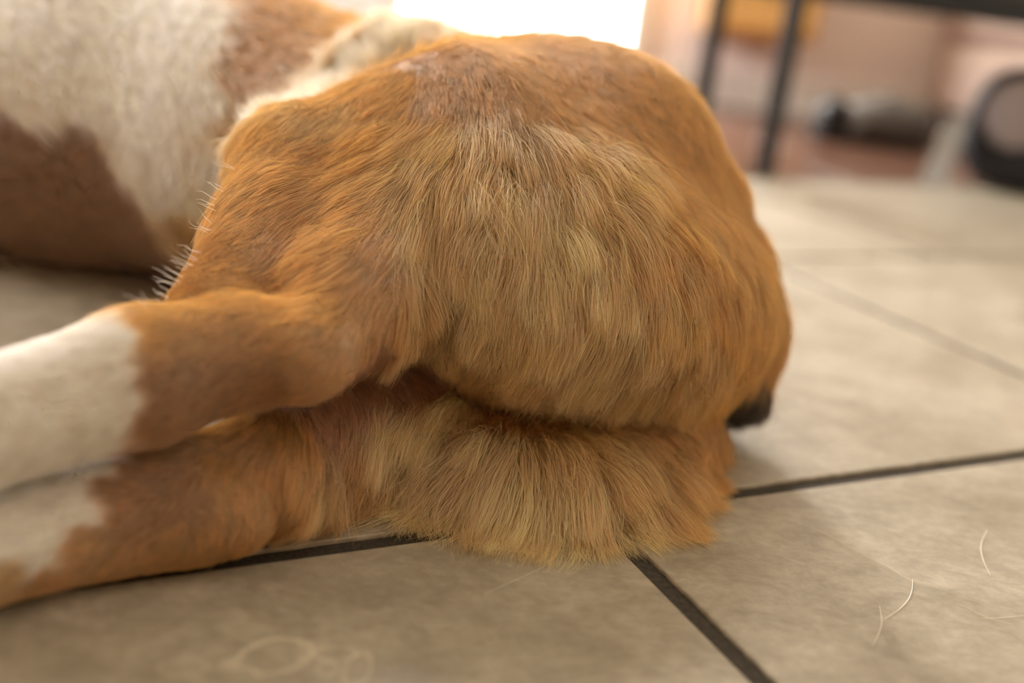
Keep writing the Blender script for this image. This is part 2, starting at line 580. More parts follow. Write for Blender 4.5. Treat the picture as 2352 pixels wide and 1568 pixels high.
chain([(-0.50, 0.84, 0.05), (-0.60, 0.74, 0.03), (-0.74, 0.68, 0.026), (-0.80, 0.66, 0.024)], [0.050, 0.032, 0.024, 0.024], 0.012)
# pelvis and upper rump
ell(P(1120, 520, .585), (.122, .118, .089), 0.03)
ell(P(1370, 350, .620), (.072, .080, .058), 0.03)
ell(P(1230, 330, .615), (.080, .070, .056), 0.03)
ell(P(1460, 690, .605), (.080, .105, .068), 0.03)
ell(P(1290, 635, .54), (.085, .075, .054), 0.03)
# lower rump and lower thigh
ell(P(1385, 970, .595), (.070, .080, .042), 0.010)
ell(P(1390, 1080, .560), (.052, .062, .040), 0.014)
ell(P(1180, 1105, .542), (.092, .070, .043), 0.014)
ell(P(1150, 1010, .580), (.100, .060, .036), 0.012)
# upper thigh, knee, shank, hock and foot
cone(P(1020, 430, .565), P(700, 400, .535), .078, .034, 0.02)
chain([P(690, 405, .53), P(632, 558, .49), P(505, 738, .43)], [.033, .0295, .0225], 0.015)
chain([P(900, 520, .52), P(790, 690, .455), P(700, 815, .408)], [.045, .026, .0155], 0.015)
chain([P(690, 815, .408), P(560, 810, .410), P(330, 862, .395), P(-120, 1002, .355)], [.0165, .0205, .0258, .0222], 0.010)
# lower shank, hock, foot
chain([P(930, 980, .535), P(760, 1005, .485), P(600, 1085, .438), P(440, 1140, .420)], [.038, .0275, .0225, .0245], 0.010)
cone(P(532, 1188, .415), P(440, 1195, .412), .0155, .0185, 0.008)
chain([P(440, 1160, .415), P(250, 1190, .402), P(-120, 1275, .366)], [.0250, .0246, .0212], 0.003)
# feet, just outside the frame
for p0, z in ((P(-120, 990, .355), 1), (P(-120, 1280, .362), 0)):
    q = p0 + np.array([-.035, -.012, -.004 if z == 0 else -.01])
    cone(p0, q, .021, .021, .01)
    for i in range(4):
        s = (i - 1.5) * .0125
        cone(q + np.array([-.004, s * .4, s * .9]), q + np.array([-.040 + abs(s) * .6, -.012 + s * .4, s * 1.1]), .0095, .0085, .004)
# fold of flank skin running from the knee up to the loin
FOLD = [P(612, 318, .56), P(735, 250, .60), P(850, 198, .64), P(935, 165, .67)]
chain(FOLD, [.007, .006, .006, .007], 0.006)
# tail pressed against the rump
chain([P(1540, 370, .64), P(1600, 470, .63), P(1668, 610, .61), P(1722, 760, .60), P(1718, 905, .595)], [.026, .025, .020, .016, .011], 0.014)
# resting on the floor
zz = gz[None, None, :]
sdf = -smin(-sdf, -(0.0015 - zz) + 0 * sdf, 0.006)
sdf = sdf.astype(np.float32)


def surface_nets(f):
    ins = f < 0
    c = [(i, j, k) for i in (0, 1) for j in (0, 1) for k in (0, 1)]
    nx, ny, nz = f.shape
    cnt = np.zeros((nx - 1, ny - 1, nz - 1), np.int8)
    for i, j, k in c:
        cnt += ins[i:nx - 1 + i, j:ny - 1 + j, k:nz - 1 + k]
    act = (cnt > 0) & (cnt < 8)
    idx = np.argwhere(act)
    vid = np.full(act.shape, -1, np.int32); vid[act] = np.arange(len(idx))
    acc = np.zeros((len(idx), 3)); num = np.zeros(len(idx))
    for a in range(8):
        for b in range(a + 1, 8):
            d = [c[b][q] - c[a][q] for q in range(3)]
            if sum(d) != 1 or min(d) < 0: continue
            fa = f[idx[:, 0] + c[a][0], idx[:, 1] + c[a][1], idx[:, 2] + c[a][2]]
            fb = f[idx[:, 0] + c[b][0], idx[:, 1] + c[b][1], idx[:, 2] + c[b][2]]
            x = (fa < 0) != (fb < 0)
            t = np.where(x, fa / np.where(x, fa - fb, 1), 0)
            p = np.array(c[a])[None] + t[:, None] * np.array(d)[None]
            acc[x] += p[x]; num += x
    V = LO + (idx + acc / num[:, None]) * VOX
    F = []
    for ax in range(3):
        o = [q for q in range(3) if q != ax]
        sl0 = [slice(1, -1)] * 3; sl0[ax] = slice(0, -1)
        sl1 = list(sl0); sl1[ax] = slice(1, None)
        s0 = ins[:-1, :-1, :-1] if False else None
        A = np.argwhere(np.logical_xor(np.take(ins, np.arange(f.shape[ax] - 1), ax), np.take(ins, np.arange(1, f.shape[ax]), ax)))
        ok = (A[:, o[0]] > 0) & (A[:, o[1]] > 0) & (A[:, o[0]] < f.shape[o[0]] - 1) & (A[:, o[1]] < f.shape[o[1]] - 1)
        A = A[ok]
        q = []
        for du, dv in ((-1, -1), (0, -1), (0, 0), (-1, 0)):
            B = A.copy(); B[:, o[0]] += du; B[:, o[1]] += dv
            q.append(vid[B[:, 0], B[:, 1], B[:, 2]])
        q = np.stack(q, 1)
        flip = ins[A[:, 0], A[:, 1], A[:, 2]]
        if ax == 1: flip = ~flip
        q[~flip] = q[~flip][:, ::-1]
        F.append(q)
    return V, np.concatenate(F)


DV, DF = surface_nets(sdf)
GRAD = np.stack(np.gradient(sdf, VOX), -1).astype(np.float32)


def tri(field, p):
    q = (p - LO) / VOX
    q = np.clip(q, 0, np.array([NX, NY, NZ]) - 1.001)
    i = q.astype(np.int32); t = (q - i).astype(np.float32)
    out = 0
    for a in (0, 1):
        for b in (0, 1):
            for c in (0, 1):
                wgt = (t[:, 0] if a else 1 - t[:, 0]) * (t[:, 1] if b else 1 - t[:, 1]) * (t[:, 2] if c else 1 - t[:, 2])
                v = field[i[:, 0] + a, i[:, 1] + b, i[:, 2] + c]
                out = out + (v * wgt[:, None] if v.ndim == 2 else v * wgt)
    return out


def unit(v):
    return v / (np.linalg.norm(v, axis=-1, keepdims=True) + 1e-12)


def normals_at(p):
    return unit(tri(GRAD, p))


bvh = BVHTree.FromPolygons([tuple(v) for v in DV], [tuple(int(i) for i in q) for q in DF])
print('body', len(DV), len(DF), time.time() - T0)

# ------------------------------------------------------------------ coat plan: guide hairs
COLS = {'tan': srgb(220, 172, 96), 'gold': srgb(228, 180, 96), 'rust': srgb(194, 136, 48), 'honey': srgb(230, 194, 128), 'cream': srgb(242, 214, 162),
        'pale': srgb(236, 214, 174), 'ivory': srgb(246, 236, 216), 'white': srgb(250, 246, 240), 'pink': srgb(206, 156, 118), 'dark': srgb(48, 34, 22),
        'brown': srgb(168, 116, 52)}
# x, y (photograph pixels over the body), hair direction there, length mm, colour, lift, clumping, hairs per cm2
GUIDES = [
    # short coat over the croup
    (1010, 130, .3, .95, 13, 'tan', .20, .35, 330), (1150, 130, .22, .97, 13, 'tan', .20, .35, 330), (1300, 160, .25, .96, 13, 'tan', .20, .35, 330),
    (1430, 210, .35, .93, 13, 'tan', .20, .35, 330), (1540, 290, .4, .9, 13, 'tan', .20, .35, 330), (1600, 400, .4, .9, 14, 'tan', .20, .35, 330),
    (1100, 210, .2, .97, 13, 'tan', .22, .4, 330), (1250, 240, .2, .97, 13, 'tan', .22, .4, 330), (1400, 290, .4, .9, 14, 'tan', .22, .4, 330),
    (1000, 230, .1, .95, 13, 'tan', .22, .4, 330), (880, 230, -.5, .8, 14, 'tan', .22, .4, 330), (780, 270, -.35, .93, 14, 'honey', .22, .4, 330),
    (690, 270, -.35, .93, 13, 'honey', .2, .35, 330), (1500, 420, .5, .85, 18, 'tan', .22, .4, 310),
    # tail side
    (1660, 520, .25, .95, 22, 'tan', .2, .4, 330), (1720, 640, .2, .97, 26, 'gold', .2, .4, 300), (1760, 740, .05, 1, 26, 'gold', .2, .4, 300),
    (1740, 830, -.1, 1, 24, 'tan', .2, .4, 300), (1775, 800, 0, 1, 22, 'tan', .3, .4, 300), (1768, 835, -.1, 1, 22, 'tan', .3, .4, 300), (1742, 885, -.15, 1, 24, 'dark', .35, .5, 300), (1722, 915, -.15, 1, 24, 'dark', .35, .5, 300), (1690, 885, -.05, 1, 24, 'gold', .3, .5, 300),
    (1700, 800, 0, 1, 26, 'gold', .2, .4, 280),
    # outer thigh, sweeping down and forward
    (640, 340, -.55, .85, 15, 'tan', .2, .45, 310), (760, 350, -.75, .66, 20, 'tan', .2, .5, 330), (880, 330, -.8, .6, 22, 'gold', .2, .55, 300),
    (1000, 330, -.5, .85, 26, 'honey', .25, .55, 280), (580, 450, -.4, .9, 13, 'tan', .2, .4, 320), (700, 460, -.6, .8, 20, 'tan', .2, .5, 320),
    (840, 450, -.68, .75, 26, 'tan', .2, .55, 280), (530, 560, -.45, .9, 11, 'rust', .2, .3, 320), (630, 570, -.45, .9, 16, 'tan', .2, .45, 300),
    (760, 570, -.6, .8, 22, 'tan', .2, .5, 300), (880, 560, -.6, .8, 28, 'tan', .2, .55, 270), (500, 640, -.7, .7, 10, 'rust', .2, .3, 320),
    (560, 660, -.6, .8, 11, 'gold', .2, .35, 320), (650, 660, -.6, .8, 14, 'tan', .2, .4, 310), (750, 670, -.7, .7, 15, 'gold', .2, .4, 300), (840, 680, -.62, .78, 20, 'gold', .2, .5, 320),
    # breeches of the upper thigh
    (1120, 330, -.1, .95, 38, 'honey', .4, .6, 230), (1230, 330, .2, .95, 40, 'honey', .4, .6, 230), (1340, 350, .5, .85, 40, 'honey', .38, .6, 230),
    (1440, 390, .65, .75, 38, 'honey', .3, .6, 230), (1000, 440, -.25, .95, 42, 'honey', .3, .65, 230), (1120, 450, 0, 1, 44, 'cream', .3, .7, 230),
    (1250, 470, .1, 1, 44, 'cream', .3, .7, 230), (1400, 480, .3, .95, 42, 'honey', .3, .6, 230), (1530, 530, .3, .95, 38, 'gold', .25, .6, 240),
    (980, 560, .05, 1, 42, 'cream', .25, .7, 230), (1100, 600, .1, 1, 44, 'cream', .25, .7, 230), (1250, 600, 0, 1, 44, 'cream', .25, .7, 230),
    (1400, 620, 0, 1, 42, 'cream', .25, .65, 230), (1530, 650, .05, 1, 40, 'honey', .25, .6, 230), (1640, 650, .15, 1, 33, 'gold', .2, .5, 250),
    (960, 660, .25, .95, 38, 'honey', .25, .75, 230), (1080, 680, .15, 1, 40, 'cream', .25, .75, 230), (1200, 710, -.25, .95, 42, 'cream', .25, .7, 230),
    (1330, 730, -.35, .93, 42, 'cream', .25, .65, 230), (1460, 760, -.3, .95, 40, 'cream', .25, .65, 230), (1580, 770, -.1, 1, 38, 'honey', .25, .6, 230),
    (1130, 770, -.75, .6, 32, 'honey', .25, .7, 230), (1250, 810, -.8, .55, 40, 'honey', .3, .7, 240), (1380, 830, -.6, .8, 40, 'cream', .3, .65, 240),
    (1500, 850, -.35, .93, 38, 'cream', .3, .65, 240), (1620, 850, -.1, 1, 35, 'honey', .3, .6, 240),
    # between the thighs
    (860, 800, .25, .95, 16, 'pink', .25, .4, 260), (960, 800, .1, .95, 18, 'pink', .25, .4, 260), (900, 880, .2, .97, 16, 'pink', .25, .4, 260),
    (1020, 880, .3, .9, 16, 'pink', .3, .3, 260), (1150, 900, .3, .9, 16, 'pink', .35, .3, 260), (1300, 920, .4, .9, 18, 'rust', .35, .3, 260), (1480, 940, .3, .9, 20, 'rust', .3, .3, 260),
    (1620, 960, .3, .95, 22, 'tan', .25, .4, 260), (780, 900, .2, .97, 18, 'pink', .2, .45, 280), (740, 960, -.15, .97, 20, 'pink', .2, .45, 280),
    # breeches of the lower thigh
    (1060, 935, -.85, .5, 45, 'cream', .35, .8, 230), (960, 960, -.9, .45, 45, 'cream', .3, .8, 230), (880, 985, -.9, .4, 40, 'cream', .3, .8, 230),
    (820, 1010, -.6, .75, 32, 'tan', .25, .6, 260), (1150, 955, -.2, .95, 20, 'tan', .3, .4, 250), (1270, 958, .2, .95, 20, 'tan', .3, .4, 250), (1400, 968, .4, .9, 20, 'tan', .3, .4, 250), (1520, 982, .5, .85, 20, 'tan', .3, .4, 250), (1150, 1012, -.3, .95, 54, 'cream', .4, .75, 230), (1270, 1018, .2, .95, 54, 'honey', .4, .75, 230), (1400, 1032, .4, .9, 51, 'honey', .4, .7, 230),
    (1520, 1042, .5, .85, 45, 'tan', .35, .65, 230), (1610, 1040, .4, .9, 30, 'tan', .3, .6, 240), (1000, 1040, -.6, .8, 54, 'cream', .35, .8, 230),
    (1100, 1060, -.45, .9, 56, 'cream', .35, .85, 230), (1220, 1080, -.2, .97, 56, 'cream', .35, .8, 230), (1350, 1080, .05, 1, 54, 'cream', .35, .8, 230),
    (1480, 1090, .15, 1, 51, 'honey', .3, .75, 230), (900, 1060, -.75, .65, 48, 'honey', .3, .8, 230), (820, 1090, -.8, .6, 43, 'tan', .3, .75, 230), (1570, 1120, .1, 1, 36, 'honey', .3, .7, 230),
    (1000, 1120, -.5, .85, 54, 'cream', .3, .8, 200), (1150, 1140, -.3, .95, 54, 'cream', .3, .8, 200), (1300, 1150, -.1, 1, 51, 'cream', .3, .8, 200),
    # lower shank and hock
    (680, 990, -.35, .93, 18, 'tan', .15, .45, 340), (600, 1010, -.55, .83, 17, 'tan', .15, .45, 300), (520, 1010, -.65, .75, 13, 'tan', .15, .4, 320),
    (790, 1045, -.75, .65, 38, 'honey', .35, .75, 240), (740, 1085, -.75, .65, 34, 'honey', .35, .75, 240), (700, 1060, -.6, .8, 26, 'gold', .18, .5, 320), (620, 1080, -.3, .95, 14, 'gold', .15, .4, 310), (550, 1080, -.35, .93, 11, 'gold', .15, .4, 330), (440, 1010, -.75, .6, 9, 'rust', .15, .3, 320),
    (640, 1140, -.1, 1, 13, 'tan', .15, .4, 310), (540, 1160, 0, 1, 10, 'tan', .15, .35, 330), (440, 1130, -.5, .85, 8, 'rust', .15, .3, 320), (440, 1220, -.3, .95, 8, 'tan', .15, .3, 320),
    (540, 1240, -.2, .97, 8, 'tan', .15, .3, 320), (340, 1080, -.85, .5, 7, 'rust', .15, .25, 320), (330, 1180, -.8, .55, 7, 'rust', .15, .25, 320), (300, 1290, -.8, .55, 7, 'tan', .15, .25, 320),
    (285, 1120, -.9, .4, 7, 'rust', .15, .25, 320), (210, 1240, -.9, .4, 7, 'tan', .15, .25, 320),
    # feet: white socks
    (262, 1080, -.9, .4, 7, 'white', .15, .2, 320), (180, 1110, -.9, .4, 7, 'white', .15, .2, 320), (200, 1170, -.9, .4, 7, 'white', .15, .2, 320), (100, 1140, -.9, .35, 7, 'white', .15, .2, 320),
    (150, 1220, -.9, .35, 7, 'white', .15, .2, 320), (100, 1280, -.9, .3, 7, 'white', .15, .2, 320), (30, 1220, -.9, .3, 7, 'white', .15, .2, 320), (30, 1330, -.9, .3, 7, 'honey', .15, .2, 320), (120, 1320, -.9, .3, 7, 'tan', .15, .2, 320),
    (300, 780, -.9, .35, 7, 'white', .15, .2, 320), (280, 860, -.93, .3, 7, 'white', .15, .2, 320), (290, 940, -.93, .3, 7, 'white', .15, .2, 320), (200, 850, -.95, .25, 7, 'white', .15, .2, 320),
    (240, 1000, -.95, .25, 7, 'white', .15, .2, 320), (100, 900, -.95, .25, 7, 'white', .15, .2, 320), (100, 1020, -.95, .25, 7, 'white', .15, .2, 320), (20, 950, -.95, .25, 7, 'white', .15, .2, 320), (20, 860, -.95, .25, 7, 'white', .15, .2, 320),
    # upper hock
    (370, 760, -.85, .5, 8, 'gold', .15, .25, 320), (380, 850, -.9, .4, 7, 'rust', .15, .25, 320), (370, 950, -.9, .35, 7, 'rust', .15, .25, 320), (430, 700, -.75, .6, 9, 'gold', .15, .3, 320),
    (480, 770, -.8, .5, 8, 'tan', .15, .25, 320), (500, 870, -.9, .4, 7, 'rust', .15, .25, 320), (600, 780, -.8, .5, 8, 'tan', .15, .25, 320), (620, 870, -.85, .5, 7, 'rust', .15, .25, 320),
    (700, 760, -.7, .7, 10, 'gold', .15, .3, 320), (720, 840, -.7, .65, 8, 'tan', .15, .25, 320),
    (960, 140, .25, .9, 13, 'tan', .2, .35, 330), (1060, 110, .45, .9, 13, 'tan', .2, .35, 330), (640, 205, .6, .5, 19, 'tan', .1, .2, 60), (700, 165, .6, .5, 19, 'tan', .1, .2, 60), (760, 130, .6, .5, 19, 'tan', .1, .2, 60), (820, 98, .6, .5, 19, 'tan', .1, .2, 60), (880, 72, .6, .5, 19, 'tan', .1, .2, 60), (940, 58, .6, .5, 19, 'tan', .1, .2, 60), (1000, 50, .6, .5, 19, 'tan', .1, .2, 60), (780, 80, .6, .5, 19, 'tan', .1, .2, 60), (700, 110, .6, .5, 19, 'tan', .1, .2, 60), (645, 300, -.6, .8, 13, 'gold', .2, .35, 330), (760, 243, -.6, .7, 13, 'tan', .2, .35, 330), (880, 195, -.2, .95, 13, 'tan', .2, .35, 330),
    # belly and chest
    (520, 380, -.2, .9, 19, 'white', .10, .2, 44), (460, 460, -.1, .95, 19, 'ivory', .10, .2, 44), (430, 500, 0, 1, 19, 'honey', .10, .2, 44), (420, 580, 0, 1, 19, 'pale', .10, .2, 44), (370, 400, .1, .95, 19, 'white', .10, .2, 44),
    (300, 320, .5, .8, 19, 'white', .10, .2, 44), (200, 200, .5, .8, 19, 'white', .10, .2, 44), (100, 100, .5, .8, 19, 'white', .10, .2, 44), (60, 240, .5, .8, 19, 'white', .10, .2, 44), (350, 150, .3, .9, 19, 'white', .10, .2, 44), (300, 40, .3, .9, 19, 'white', .10, .2, 44),
    (480, 200, .2, .9, 19, 'white', .10, .2, 44), (440, 90, .3, .9, 19, 'white', .10, .2, 44), (560, 120, .6, .5, 19, 'tan', .10, .2, 44), (640, 80, .6, .4, 19, 'tan', .10, .2, 44), (760, 60, .7, .4, 19, 'tan', .10, .2, 44), (860, 50, .7, .4, 19, 'tan', .10, .2, 44),
    (600, 190, .6, .5, 19, 'tan', .10, .2, 44), (540, 240, .4, .7, 19, 'honey', .10, .2, 44), (30, 310, .7, .5, 19, 'brown', .10, .2, 44), (120, 350, .7, .6, 19, 'brown', .10, .2, 44), (160, 380, .7, .6, 19, 'brown', .10, .2, 44), (60, 360, .7, .5, 19, 'brown', .10, .2, 44), (80, 460, .7, .5, 19, 'brown', .10, .2, 44), (230, 480, .7, .6, 19, 'brown', .10, .2, 44),
    (300, 550, .7, .5, 19, 'brown', .10, .2, 44), (150, 540, .7, .4, 19, 'brown', .10, .2, 44), (20, 500, .7, .4, 19, 'brown', .10, .2, 44),
]
gp_, gn_, gt_, gl_, gc_, gli_, gcl_, gde_ = [], [], [], [], [], [], [], []
miss = []
for g in GUIDES:
    r = RAY(g[0], g[1])
    loc, nor, idx, dist = bvh.ray_cast(Vector(CAM), Vector(r))
    if loc is None:
        loc, nor, idx, dist = bvh.find_nearest(Vector(P(g[0], g[1], .58)))
        miss.append(g[:2])
    p = np.array(loc); n = normals_at(p[None])[0]
    dv = g[2] * RIGHT + g[3] * DOWN
    t = dv - n * (dv @ n)
    gp_.append(p); gn_.append(n); gt_.append(t / (np.linalg.norm(t) + 1e-9)); gl_.append(g[4] / 1000); gc_.append(COLS[g[5]]); gli_.append(g[6]); gcl_.append(g[7]); gde_.append(g[8])
print('guides missing the body:', miss)
for (p, d, l, c, dens) in [((-.1, .86, .12), (.8, -.5, -.3), 22, 'tan', 40), ((-.3, 1.0, .12), (.9, -.3, -.3), 22, 'tan', 40), ((-.2, .83, .22), (.9, -.4, 0), 22, 'tan', 50), ((-.45, .92, .24), (.9, -.2, 0), 22, 'tan', 40),
                           ((.1, .73, .1), (.6, -.5, -.6), 18, 'tan', 150), ((.02, .75, .18), (.8, -.5, 0), 18, 'tan', 200), ((-.6, .95, .19), (.9, -.1, 0), 12, 'tan', 40), ((-.66, .88, .1), (.9, .1, 0), 8, 'tan', 40),
                           ((-.76, .86, .05), (.9, .2, .1), 5, 'white', 40), ((-.55, .70, .06), (-.7, -.5, -.4), 8, 'white', 40), ((-.7, .6, .04), (-.8, -.3, 0), 6, 'white', 40), ((-.48, .80, .1), (-.4, -.5, -.6), 25, 'white', 40),
                           ((.14, .62, .03), (.2, -.6, -.6), 22, 'tan', 200), *[(tuple(P(x, y, d)), (.8, -.5, -.1), 19, 'tan', 60) for x, y, d in ((820, 70, .72), (920, 75, .74), (720, 120, .70), (640, 170, .69), (590, 235, .68), (850, 120, .70), (760, 30, .75), (990, 85, .72), (660, 60, .74), (760, 165, .66))], ((-.24, .33, .05), (-.9, -.2, 0), 6, 'white', 300), ((-.24, .31, .02), (-.9, -.2, 0), 6, 'white', 300)]:
    loc, nor, idx, dist = bvh.find_nearest(Vector(p))
    p = np.array(loc); n = normals_at(p[None])[0]; d = np.array(d); t = d - n * (d @ n)
    gp_.append(p); gn_.append(n); gt_.append(t / np.linalg.norm(t)); gl_.append(l / 1000); gc_.append(COLS[c]); gli_.append(.2); gcl_.append(.35); gde_.append(dens)
for i in range(13):      # ivory fringe standing up along the flank fold
    f = i / 12 * 2.55; k = int(f)
    p0 = FOLD[k] + (FOLD[k + 1] - FOLD[k]) * (f - k) - DOWN * 0.008 + FWD * 0.002
    loc, nor, idx, dist = bvh.find_nearest(Vector(p0))
    p = np.array(loc); n = normals_at(p[None])[0]; d = -0.5 * RIGHT - 0.85 * DOWN + 0.15 * FWD; t = d - n * (d @ n)
    gp_.append(p); gn_.append(n); gt_.append(t / np.linalg.norm(t)); gl_.append(.024); gc_.append(COLS['ivory']); gli_.append(1.15); gcl_.append(.5); gde_.append(380)
gp_, gn_, gt_, gc_ = map(np.array, (gp_, gn_, gt_, gc_))
gs_ = np.stack([gl_, gli_, gcl_, gde_], 1)

# spread the plan through a thin shell of grid nodes round the body
STEP = 2
cs = sdf[::STEP, ::STEP, ::STEP]
cshape = cs.shape
near = np.abs(cs) < 0.024
ci = np.argwhere(near)
cpos = LO + ci * VOX * STEP
cn = normals_at(cpos)
FT = np.zeros((len(ci), 3)); FS = np.zeros((len(ci), 4)); FC = np.zeros((len(ci), 3))
for a in range(0, len(ci), 20000):
    b = min(len(ci), a + 20000)
    d2 = ((cpos[a:b, None] - gp_[None]) ** 2).sum(-1)
    al = np.clip(0.5 + 0.5 * (cn[a:b] @ gn_.T), 0.0, 1) ** 2 + 0.02
    wt = al / (d2 + 0.007 ** 2) ** 2.5
    wt /= wt.sum(1, keepdims=True)
    FT[a:b] = wt @ gt_; FS[a:b] = wt @ gs_
    wc = al / (d2 + 0.004 ** 2) ** 4
    wc /= wc.sum(1, keepdims=True)
    FC[a:b] = wc @ gc_
FT = FT - cn * (FT * cn).sum(1, keepdims=True)
FT = unit(FT)
cvol = np.zeros((*cshape, 11), np.float32)
cvol[ci[:, 0], ci[:, 1], ci[:, 2]] = np.concatenate([FT, FS, FC, np.ones((len(ci), 1))], 1)


def plan(p):
    q = (p - LO) / (VOX * STEP)
    q = np.clip(q, 0, np.array(cshape) - 1.001)
    i = q.astype(np.int32); t = (q - i).astype(np.float32)
    out = np.zeros((len(p), 11), np.float32)
    for a in (0, 1):
        for b in (0, 1):
            for c in (0, 1):
                wgt = (t[:, 0] if a else 1 - t[:, 0]) * (t[:, 1] if b else 1 - t[:, 1]) * (t[:, 2] if c else 1 - t[:, 2])
                out += cvol[i[:, 0] + a, i[:, 1] + b, i[:, 2] + c] * wgt[:, None]
    return out[:, :10] / np.maximum(out[:, 10:], 1e-4)


def wobble(p, wl, seed):
    """smooth random field about -1..1 with the given wavelength"""
    r = np.random.default_rng(seed)
    out = 0
    for _ in range(7):
        k = r.normal(0, 1, 3); k = k / np.linalg.norm(k) * 2 * math.pi / (wl * r.uniform(0.7, 1.5))
        out = out + np.sin(p @ k.astype(np.float32) + r.uniform(0, 6.28))
    return out / 2.6


def coat_colour(p):
    p = p + 0.0016 * np.stack([wobble(p, 0.012, 31), wobble(p, 0.012, 32), wobble(p, 0.012, 33)], 1)
    n = normals_at(p)
    out = np.zeros((len(p), 3), np.float32)
    lo_ = gc_.min(1); ggf = np.stack([(lo_ > .35), (gc_.max(1) < .06), (lo_ <= .35) & (gc_.max(1) >= .06)], 1).astype(np.float32)
    gpf, gnf, gcf = gp_.astype(np.float32), gn_.astype(np.float32), gc_.astype(np.float32)
    for a in range(0, len(p), 40000):
        b = min(len(p), a + 40000)
        q = p[a:b].astype(np.float32)
        d2 = np.maximum((q ** 2).sum(1)[:, None] + (gpf ** 2).sum(1)[None] - 2 * q @ gpf.T, 0)
        al = np.clip(0.5 + 0.5 * (n[a:b].astype(np.float32) @ gnf.T), 0, 1) ** 2 + 0.02
        hard = al / (d2 + 0.004 ** 2) ** 4          # white, dark and tan patches meet in clear edges
        hard = hard @ ggf / hard.sum(1, keepdims=True)
        soft = al / (d2 + 0.009 ** 2) ** 2.8        # the tans run softly into one another
        for k in range(3):
            wk = soft * ggf[None, :, k]
            out[a:b] += hard[:, k:k + 1] * ((wk @ gcf) / (wk.sum(1, keepdims=True) + 1e-20))
    return out


print('plan', len(ci), time.time() - T0)

# ------------------------------------------------------------------ body mesh
me = bpy.data.meshes.new('dog')
me.vertices.add(len(DV)); me.vertices.foreach_set('co', DV.astype(np.float32).ravel())
me.loops.add(DF.size); me.loops.foreach_set('vertex_index', DF.astype(np.int32).ravel())
me.polygons.add(len(DF)); me.polygons.foreach_set('loop_start', np.arange(0, DF.size, 4, dtype=np.int32))
me.polygons.foreach_set('use_smooth', np.ones(len(DF), bool))
me.update(calc_edges=True)
PV = plan(DV.astype(np.float32)); PV[:, 7:10] = coat_colour(DV.astype(np.float32))
ca = me.color_attributes.new('coat', 'FLOAT_COLOR', 'POINT')
ca.data.foreach_set('color', np.concatenate([PV[:, 7:10] * np.interp(PV[:, 7:10].min(1), [0.1, 0.7], [0.5, 0.95])[:, None], np.ones((len(DV), 1))], 1).astype(np.float32).ravel())  # skin painted darker than the tan coat, as shade deep in the fur
mt, nt, b = new_mat('skin_under_fur')
at = N(nt, 'ShaderNodeAttribute', attribute_name='coat')
no = N(nt, 'ShaderNodeTexNoise', i_Scale=600.0, i_Detail=2.0)
mx = N(nt, 'ShaderNodeMix', data_type='RGBA', blend_type='MULTIPLY'); mx.inputs['Factor'].default_value = 0.4
nt.links.new(at.outputs['Color'], mx.inputs['A']); nt.links.new(no.outputs['Fac'], mx.inputs['B'])
nt.links.new(mx.outputs['Result'], b.inputs['Base Color'])
b.inputs['Roughness'].default_value = 0.9
b.inputs['Specular IOR Level'].default_value = 0.0
dog = link('dog', me, mt)
tag(dog, 'tan and white dog lying on its side with fluffy rump facing the camera', 'dog')


# ------------------------------------------------------------------ fur
def fur_material():
    mt = bpy.data.materials.new('dog_fur'); mt.use_nodes = True
    nt = mt.node_tree; nt.nodes.clear()
    out = N(nt, 'ShaderNodeOutputMaterial')
    at = N(nt, 'ShaderNodeAttribute', attribute_name='hair_colour')
    hi = N(nt, 'ShaderNodeHairInfo')
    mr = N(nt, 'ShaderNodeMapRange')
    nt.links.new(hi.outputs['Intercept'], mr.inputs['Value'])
    ra_ = N(nt, 'ShaderNodeAttribute', attribute_name='root_shade')
    nt.links.new(ra_.outputs['Fac'], mr.inputs['To Min']); mr.inputs['To Max'].default_value = 1.10  # shade between strands painted into the roots
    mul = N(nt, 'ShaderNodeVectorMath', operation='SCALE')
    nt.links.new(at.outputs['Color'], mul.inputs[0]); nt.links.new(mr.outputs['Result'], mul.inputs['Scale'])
    df = N(nt, 'ShaderNodeBsdfDiffuse')
    tr = N(nt, 'ShaderNodeBsdfTranslucent')
    gl = N(nt, 'ShaderNodeBsdfHair', component='Reflection')
    gl.inputs['Color'].default_value = (0.9, 0.85, 0.8, 1)
    gl.inputs['RoughnessU'].default_value = 0.36
    gl.inputs['RoughnessV'].default_value = 0.6
    for n in (df, tr):
        nt.links.new(mul.outputs['Vector'], n.inputs['Color'])
    ht = N(nt, 'ShaderNodeBsdfHair', component='Transmission')
    ht.inputs['RoughnessU'].default_value = 0.35
    ht.inputs['RoughnessV'].default_value = 0.6
    nt.links.new(mul.outputs['Vector'], ht.inputs['Color'])
    m1 = N(nt, 'ShaderNodeMixShader'); m1.inputs[0].default_value = 0.48
    nt.links.new(df.outputs[0], m1.inputs[1]); nt.links.new(tr.outputs[0], m1.inputs[2])
    m2 = N(nt, 'ShaderNodeMixShader'); m2.inputs[0].default_value = 0.20
    nt.links.new(m1.outputs[0], m2.inputs[1]); nt.links.new(gl.outputs[0], m2.inputs[2])
    m3 = N(nt, 'ShaderNodeMixShader'); m3.inputs[0].default_value = 0.10
    nt.links.new(m2.outputs[0], m3.inputs[1]); nt.links.new(ht.outputs[0], m3.inputs[2])
    nt.links.new(m3.outputs[0], out.inputs['Surface'])
    return mt


